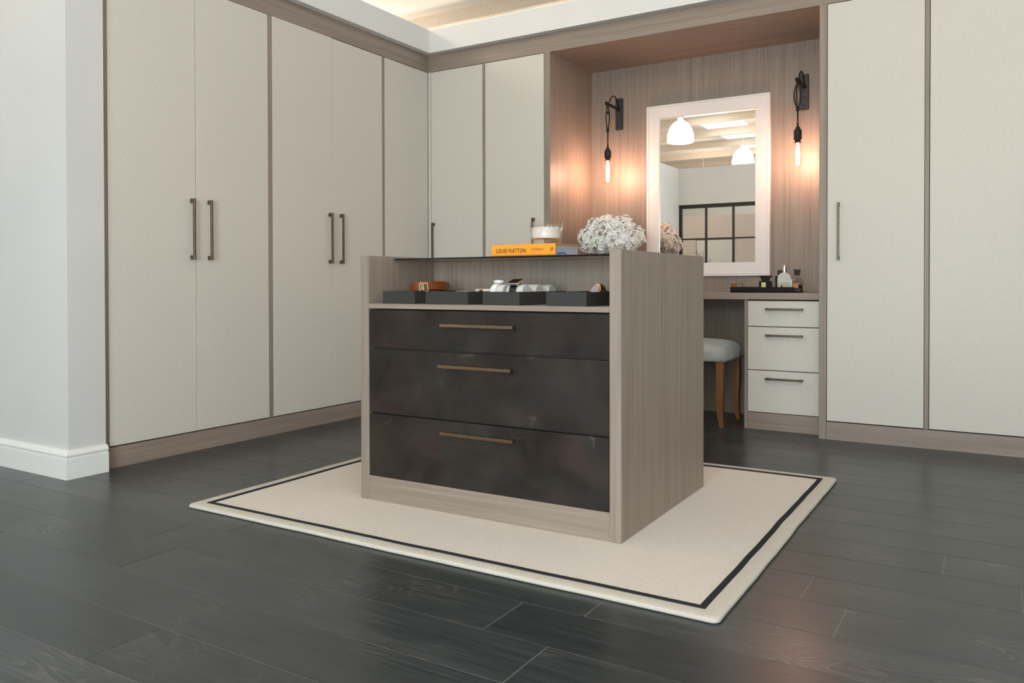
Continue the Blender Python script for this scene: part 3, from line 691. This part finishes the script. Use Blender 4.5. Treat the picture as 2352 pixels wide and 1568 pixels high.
# cover: lower board, upper board and a slightly rounded spine
bm = box(0, BL, .004, BD, 0, .0028, .0006); obj('back_cover', bm, orange_m, bk)
bm = box(0, BL, .004, BD, BH-.0028, BH, .0006); obj('front_cover', bm, orange_m, bk)
pol = [(.006, 0), (.0035, .0006), (.0012, .004), (.0002, .012), (0, BH/2), (.0002, BH-.012), (.0012, BH-.004), (.0035, BH-.0006), (.006, BH), (.0065, BH-.0028), (.0042, BH-.006), (.0042, .006), (.0065, .0028)]
obj('spine', prism(pol, 0, 0, BL), orange_m, bk)
obj('page_block', box(.004, BL-.004, .0068, BD-.004, .0029, BH-.0029), page_m, bk)
def spine_m(x, z): return Matrix(((1, 0, 0, x), (0, 0, -1, -.0004), (0, 1, 0, z), (0, 0, 0, 1)))
text_mesh('title_lettering', 'LOUIS VUITTON', .0225, print_black, bk, spine_m(.083, BH*.46), .0002, 1.06, .0002, (.123, .0142))
text_mesh('title_lettering', 'CATWALK', .0140, print_black, bk, spine_m(.1905, BH*.52), .0002, 1.12, .0, (.050, .0072))
# little publisher's mark: a lens shape with a slanted stroke
bm = tube([(.0050*math.cos(2*PI*i/20)*.75, 0, .0062*math.sin(2*PI*i/20)) for i in range(20)], .0007, 6, closed=True); tube([(-.0022, 0, -.0035), (.0022, 0, .0035)], .0009, 6, bm)
o = obj('spine_emblem', bm, print_black, bk); o.matrix_local = Matrix.Translation((.2485, -.0001, BH*.52)) @ Matrix.Rotation(math.radians(18), 4, 'Y')
bm = tube([(BL-.002, .012, .004), (BL+.006, .018, .0075), (BL+.012, .035, .0085), (BL+.010, .058, .006), (BL+.004, .075, .0012)], .002, 6, flat=(.0006, .0025)); tube([(BL-.003, .014, .003), (BL+.003, .02, .0055), (BL+.006, .03, .004)], .0012, 6, bm)
obj('ribbon_marker', bm, ribbon_m, bk, label='blue ribbon marker')

cd = thing('candle', 'white candle in a clear glass tumbler on the orange book', 'candle', ip(.652, .262, ZG+BH+.0006), .0057)
ro, hh = .0605, .078
obj('glass_tumbler', lathe([(0, 0), (ro-.010, 0), (ro-.006, .002), (ro, hh), (ro-.0025, hh+.0004), (ro-.0075, .022), (ro-.016, .0165), (0, .0155)], seg=40), clear_glass, cd, smooth=True)
obj('wax', lathe([(0, .0225), (ro-.0098, .0225), (ro-.0086, .026), (ro-.0060, .0615), (ro-.007, .0618), (.012, .0600), (0, .0602)], seg=40), wax_m, cd)
for dx, dy in ((-.016, .004), (.012, -.012), (.010, .016)): obj('wick', tube([(dx, dy, .0595), (dx+.001, dy, .0665), (dx+.0028, dy, .071)], .0011, 6), wax_m, cd)

# ------------------------------------------------------------------ white flowers on the dressing table
fl = thing('flower_arrangement', 'round bunch of white hydrangeas in a vase on the dressing table', 'flowers', (1.262, .235, .7657))
obj('vase', lathe([(0, 0), (.045, 0), (.052, .01), (.056, .10), (.05, .20), (.040, .238), (.043, .248), (.040, .249), (.036, .236), (.046, .19), (.048, .02), (0, .015)], seg=32), vase_m, fl, smooth=True)
heads = [(-.125, -.03, .335, .078), (-.035, -.065, .320, .080), (.055, -.070, .330, .082), (.130, -.035, .325, .080),
         (-.080, .0, .395, .078), (.005, -.03, .402, .082), (.090, -.005, .398, .080), (-.145, .04, .355, .066), (.145, .04, .350, .066), (-.04, .06, .375, .08), (.06, .07, .38, .078)]
def floret(bm, p, nrm, r):
    a = nrm.orthogonal().normalized(); b_ = nrm.cross(a); ph = random.random()*PI
    for k in range(4):
        an = ph+k*PI/2+random.uniform(-.15, .15); d = a*math.cos(an)+b_*math.sin(an); s = nrm.cross(d); l = r*random.uniform(.85, 1.15); cu = random.uniform(-.25, .45)
        v0 = bm.verts.new(p); v1 = bm.verts.new(p+d*l*.55+s*l*.5+nrm*l*.16); v2 = bm.verts.new(p+d*l*1.05+s*l*.12+nrm*l*cu); v3 = bm.verts.new(p+d*l*.6-s*l*.48+nrm*l*.10); v4 = bm.verts.new(p+d*l*.6+nrm*l*.02)
        bm.faces.new((v0, v1, v4)); bm.faces.new((v1, v2, v4)); bm.faces.new((v2, v3, v4)); bm.faces.new((v3, v0, v4))
for hx, hy, hz, hr in heads:
    bm = bmesh.new(); own = bmesh.new(); bmesh.ops.create_icosphere(own, subdivisions=2, radius=hr*.74, matrix=Matrix.Translation((hx, hy, hz))); merge(bm, own, 1)
    n = 105
    for i in range(n):
        zz = 1-2*(i+.5)/n
        th = i*2.399963+random.uniform(-.2, .2); rr = math.sqrt(1-zz*zz); d = Vector((rr*math.cos(th), rr*math.sin(th), zz)); j = random.uniform(.86, 1.04)
        d2 = (d+Vector((random.uniform(-.35, .35), random.uniform(-.35, .35), random.uniform(-.2, .35)))).normalized()
        floret(bm, Vector((hx, hy, hz))+d*hr*j*random.uniform(.93, 1.06), d2, random.uniform(.018, .025))
    o = obj('bloom', bm, [petal_m, flower_core_m], fl)
    obj('stem', tube([(hx*.12, hy*.12, .08), (hx*.18, hy*.18, .22), (hx*.45, hy*.45, .275), (hx*.9, hy*.9, hz-.01)], .0042, 6), stem_m, fl)

# ------------------------------------------------------------------ perfume tray and bottles
TZ = .7657
t = thing('perfume_tray', 'black tray with copper side rails on the dressing table', 'tray', (2.051, .15, TZ))
bm = bmesh.new(); tw, td = .352, .255
box(0, tw, 0, td, 0, .006, .001, bm); box(0, tw, 0, .006, .006, .0315, .001, bm); box(0, tw, td-.006, td, .006, .0315, .001, bm); box(0, .006, .006, td-.006, .006, .0315, .001, bm); box(tw-.006, tw, .006, td-.006, .006, .0315, .001, bm)
obj('tray_body', bm, black_matt, t)
for x in (.004, tw-.006):
    bm = bmesh.new()
    path = [(x, .012, .026), (x, .012, .046), (x, .016, .0515), (x, .022, .0525), (x, td-.022, .0525), (x, td-.016, .0515), (x, td-.012, .046), (x, td-.012, .026)]
    tube(path, .0022, 8, bm)
    box(x-.002, x+.030, .010, .014, .027, .0525, .001, bm)
    obj('rail', bm, copper, t, smooth=False, label='copper carrying rail')
BZ = TZ+.0062
def bottle(name, label, x, y, group='perfume bottles on the black tray'):
    return thing(name, label, 'bottle', (x, y, BZ), 0, group)
def rbox(x0, x1, y0, y1, z0, z1, b=.003): return box(x0, x1, y0, y1, z0, z1, b)
b = bottle('perfume_bottle', 'squat black perfume bottle with a pale yellow label on the tray', 2.230, .235)
obj('bottle_body', rbox(-.034, .034, -.018, .018, 0, .060, .004), black_gloss, b)
obj('cap', prism([(-.032, .091), (.035, .091), (.034, .086), (.026, .079), (.020, .070), (.019, .0605), (-.019, .0605), (-.020, .070), (-.025, .079), (-.031, .086)], 1, -.017, .017), black_gloss, b)
obj('bottle_label', box(-.019, .006, -.0187, -.018, .025, .052), label_y, b, label='pale yellow label')
b = bottle('perfume_bottle', 'slim black perfume bottle with a magenta dotted edge on the tray', 2.297, .290)
obj('bottle_body', rbox(-.024, .010, -.012, .012, 0, .088, .002), black_gloss, b)
obj('cap', rbox(-.012, .018, -.010, .010, .0885, .122, .002), simple('dark_maroon_cap', (0.03, 0.012, 0.012), .3), b)
obj('bottle_label', box(-.010+.0035, .0105, -.0135, -.012, .010, .084, .0004), magenta, b, label='magenta strip with pale dots')
for i in range(6): obj('dot_print', lathe([(0, 0), (.0022, 0), (.0022, .0006), (0, .0006)], seg=8), pad_m, b).matrix_local = Matrix.Translation((.002, -.0132, .019+.0115*i)) @ Matrix.Rotation(PI/2, 4, 'X')
b = bottle('perfume_bottle', 'frosted round-shouldered perfume bottle with a silver cap on the tray', 2.337, .228)
pol = [(-.036, 0), (.036, 0), (.036, .072)]+[(.036*math.cos(a), .072+.036*math.sin(a)) for a in [PI*i/14 for i in range(1, 14)]]+[(-.036, .072)]
bm = prism(pol, 1, -.014, .014); obj('bottle_body', bm, frost_m, b)
obj('liquid_window', box(-.033, .033, -.0146, -.0140, .006, .052), simple('pale_amber_liquid', (0.50, 0.46, 0.34), .2), b, label='pale amber lower half')
obj('bottle_label', box(-.017, -.008, -.0152, -.0146, .012, .035), black_matt, b)
obj('cap', lathe([(0, .106), (.008, .106), (.008, .112), (.0115, .1125), (.0115, .140), (.0095, .143), (.0095, .146), (0, .149)], seg=20), silver, b, label='silver cap')
b = bottle('perfume_bottle', 'clear perfume bottle half full of dark scent with a black stopper', 2.401, .250)
pol = [(-.034, 0), (.034, 0), (.034, .060), (.030, .068), (.016, .080), (.011, .088), (-.011, .088), (-.016, .080), (-.030, .068), (-.034, .060)]
obj('bottle_body', prism(pol, 1, -.015, .015), bottle_glass, b)
obj('scent', prism([(-.031, .003), (.031, .003), (.031, .036), (.010, .037), (-.006, .044), (-.018, .038), (-.031, .036)], 1, -.0125, .0125), amber_dark, b, label='dark scent in the lower half')
obj('cap', prism([(-.0115, .090), (.0115, .090), (.0165, .124), (.0, .122), (-.0165, .1255)], 1, -.012, .012), black_gloss, b, label='flared black stopper')
text_mesh('lettering', 'CREED', .0125, print_black, b, Matrix(((1, 0, 0, -.003), (0, 0, -1, -.0154), (0, 1, 0, .056), (0, 0, 0, 1))), .0002)

# ================================================================== THE HALL AROUND (seen over the cupboards and in the mirror)
roof = tag(obj('ceiling', box(-12, 12, -20, 9, 4.36, 4.46), roof_m), kind='structure')
for n in range(-6, 15):
    y = -11.15+1.5275*n
    if y > 8.9: continue
    obj('purlin', box(-12, 12, y-.035, y+.035, 4.20, 4.36), purlin_m, roof)
for n in range(-5, 2):
    y = -11.15+1.5275*n
    obj('rooflight', box(-2.35, -1.45, y+.19, y+1.34, 4.345, 4.358), sky_m, roof)
for x in (5.2, 9.0):
    for n in range(-5, 14, 2):
        y = -11.15+1.5275*n; obj('rooflight', box(x, x+1.15, y+.09, y+1.44, 4.345, 4.358), sky_m, roof)
for n in range(-5, 14, 2):
    y = -11.15+1.5275*n; obj('rooflight', box(-8.2, -7.05, y+.09, y+1.44, 4.345, 4.358), sky_m, roof)
tag(obj('floor_hall', box(-12, 12, -20, 9, -.12, -.062), simple('grey_screed', (0.45, 0.43, 0.40), .6, noise=.1, nscale=2)), kind='structure')
tag(obj('wall_hall_end', box(-12, 12, -18.2, -18, -.06, 4.36), white_paint), kind='structure')
tag(obj('wall_hall_left', box(-12.2, -12, -20, 9, -.06, 4.36), white_paint), kind='structure')
tag(obj('wall_hall_far', box(-12, 12, 9, 9.2, -.06, 4.36), white_paint), kind='structure')
# opal pendants; several unseen ones are added to brighten roof, hall and back wall
def pendant(label, x, y):
    t = thing('pendant_lamp', label, 'lamp', (x, y, 3.28), group='opal pendant lamps hanging from the roof')
    obj('shade', lathe([(0, .02), (.20, .0), (.228, .01), (.230, .06), (.224, .14), (.205, .22), (.165, .30), (.105, .36), (.05, .388), (0, .392)], seg=18), opal_m, t, smooth=True, label='lit white opal dome')
    obj('cap', lathe([(0, .385), (.055, .385), (.05, .43), (.02, .45), (0, .45)], seg=16), skirt_m, t)
    obj('cord', tube([(0, 0, .445), (0, 0, 1.08)], .005, 6), skirt_m, t)
for i, (x, y) in enumerate(((-1.42, -8.0), (-1.25, -11.4), (-1.42, -2.85), (-1.42, -.95), (3.4, -4.0), (3.4, -6.9), (3.4, -9.9), (-3.8, 3.5), (-2.0, 5.35), (-.4, 5.3), (-3.5, 5.2), (-5.0, -8.0), (-5.0, -11.4), (-3.2, -14.8), (1.0, -14.0))):
    pendant(('glowing white dome pendant in the mirror at upper left', 'distant glowing dome pendant at the mirror\'s right edge', 'glowing dome pendant beyond the white wall end', 'added unseen dome pendant beyond the left wardrobes', 'glowing dome pendant in the open middle of the room', 'glowing dome pendant behind the camera', 'glowing dome pendant beyond the glazed screen', 'added dome pendant hidden behind the wardrobe corner', 'added unseen dome pendant behind the dressing alcove', 'added unseen dome pendant behind the right-hand wardrobes', 'far added unseen dome pendant beyond the wardrobe corner', 'added dome pendant in the hall left of the glazed screen', 'added dome pendant in the hall far left of the screen', 'added dome pendant near the hall end wall at left', 'added dome pendant near the hall end wall at right')[i], x, y)
# glazed steel screen closing the room behind the camera, white wall above
tag(obj('wall_front', box(-1.2, 4.6, -7.40, -7.28, 2.115, 2.72), white_paint), kind='structure')
bm = box(1.02, 2.24, -7.40, -7.28, 0, 2.115); box(4.44, 4.6, -7.40, -7.28, 0, 2.115, bm=bm); box(2.24, 4.44, -7.40, -7.28, 0, .32, bm=bm)
tag(obj('wall_front_right', bm, white_paint), kind='structure')
win = tag(obj('added_window_2', box(2.24, 4.44, -7.38, -7.32, .32, .37), skirt_m), kind='structure')  # added front window, out of view, frame for the fill light
for a in ((2.24, 2.29), (3.315, 3.365), (4.39, 4.44)): obj('added_window_frame', box(a[0], a[1], -7.38, -7.32, .37, 2.115), skirt_m, win)
sc = thing('steel_screen', 'black steel-framed glazed screen reflected in the mirror', 'screen', (-1.2, -7.34, 0))
xs = [-1.175, -.745, -.297, .15, .60, .995]
for i, x in enumerate(xs):
    wd = .028 if i in (0, 5) else .016; obj('mullion', box(x+1.2-wd, x+1.2+wd*.6, -.03, .03, 0, 2.115), steel_black, sc)
for z in (.02, .55, 1.04, 1.548, 2.085): obj('transom', box(.02, 2.20, -.025, .025, z-.012 if z < 2 else z-.028, z+.012 if z < 2 else z+.03), steel_black, sc)
for a, b2 in zip(xs, xs[1:]): obj('pane', box(a+1.2+.017, b2+1.2-.017, -.003, .003, .03, 2.06), pane_glass, sc)
# room beyond the screen
tag(obj('wall_display', box(-4.2, 2.6, -9.72, -9.6, 0, 2.12), beige_wall), kind='structure')
t = thing('framed_board', 'white board with a thin brown frame on the wall beyond the screen', 'board', (-1.3, -9.59, 0))
obj('frame', box(-.36, .36, -.008, .02, .4, 1.66), simple('brown_frame', (0.16, .07, .06), .5), t); obj('face', box(-.345, .345, .0205, .03, .41, 1.645), white_paint, t)

# console with a small flowering plant beyond the screen, glimpsed in the mirror
t = thing('console_table', 'slim white console table beyond the glazed screen', 'table', (-1.45, -9.2, 0))
obj('table_top', box(-.5, .5, -.16, .16, .86, .89, .002), skirt_m, t)
for sx in (-1, 1):
    for sy in (-1, 1): obj('leg', box(sx*.47-.018, sx*.47+.018, sy*.135-.018, sy*.135+.018, 0, .86, .001), skirt_m, t)
t = thing('potted_plant', 'small sprawling plant in a white pot reflected low in the mirror', 'plant', (-1.45, -9.2, .8902))
obj('pot', lathe([(0, 0), (.055, 0), (.075, .13), (.07, .135), (.06, .12), (0, .115)], seg=20), skirt_m, t, smooth=True)
for k in range(9):
    a = k*2*PI/9; r = .09+.05*(k % 3); h = .36+.05*((k*5) % 4)
    st = obj('stem', tube([(0, 0, .1), (r*.4*math.cos(a), r*.4*math.sin(a), h*.7), (r*math.cos(a), r*math.sin(a), h)], .004, 5), stem_m, t)
    for i in range(4):
        f = .55+.15*i; p = Vector((r*f*math.cos(a), r*f*math.sin(a), h*(.45+.55*f))); b2 = a+i*1.7; d = Vector((math.cos(b2), math.sin(b2), .35)).normalized(); sd = d.cross(Vector((0, 0, 1))).normalized()
        bm = bmesh.new(); v = [bm.verts.new(q) for q in (p, p+d*.035+sd*.018+Vector((0, 0, .006)), p+d*.075, p+d*.035-sd*.018+Vector((0, 0, .006)), p+d*.037)]
        for q in ((0, 1, 4), (1, 2, 4), (2, 3, 4), (3, 0, 4)): bm.faces.new([v[w_] for w_ in q])
        obj('leaf', bm, leaf_m if (i+k) % 3 else petal_m, st)
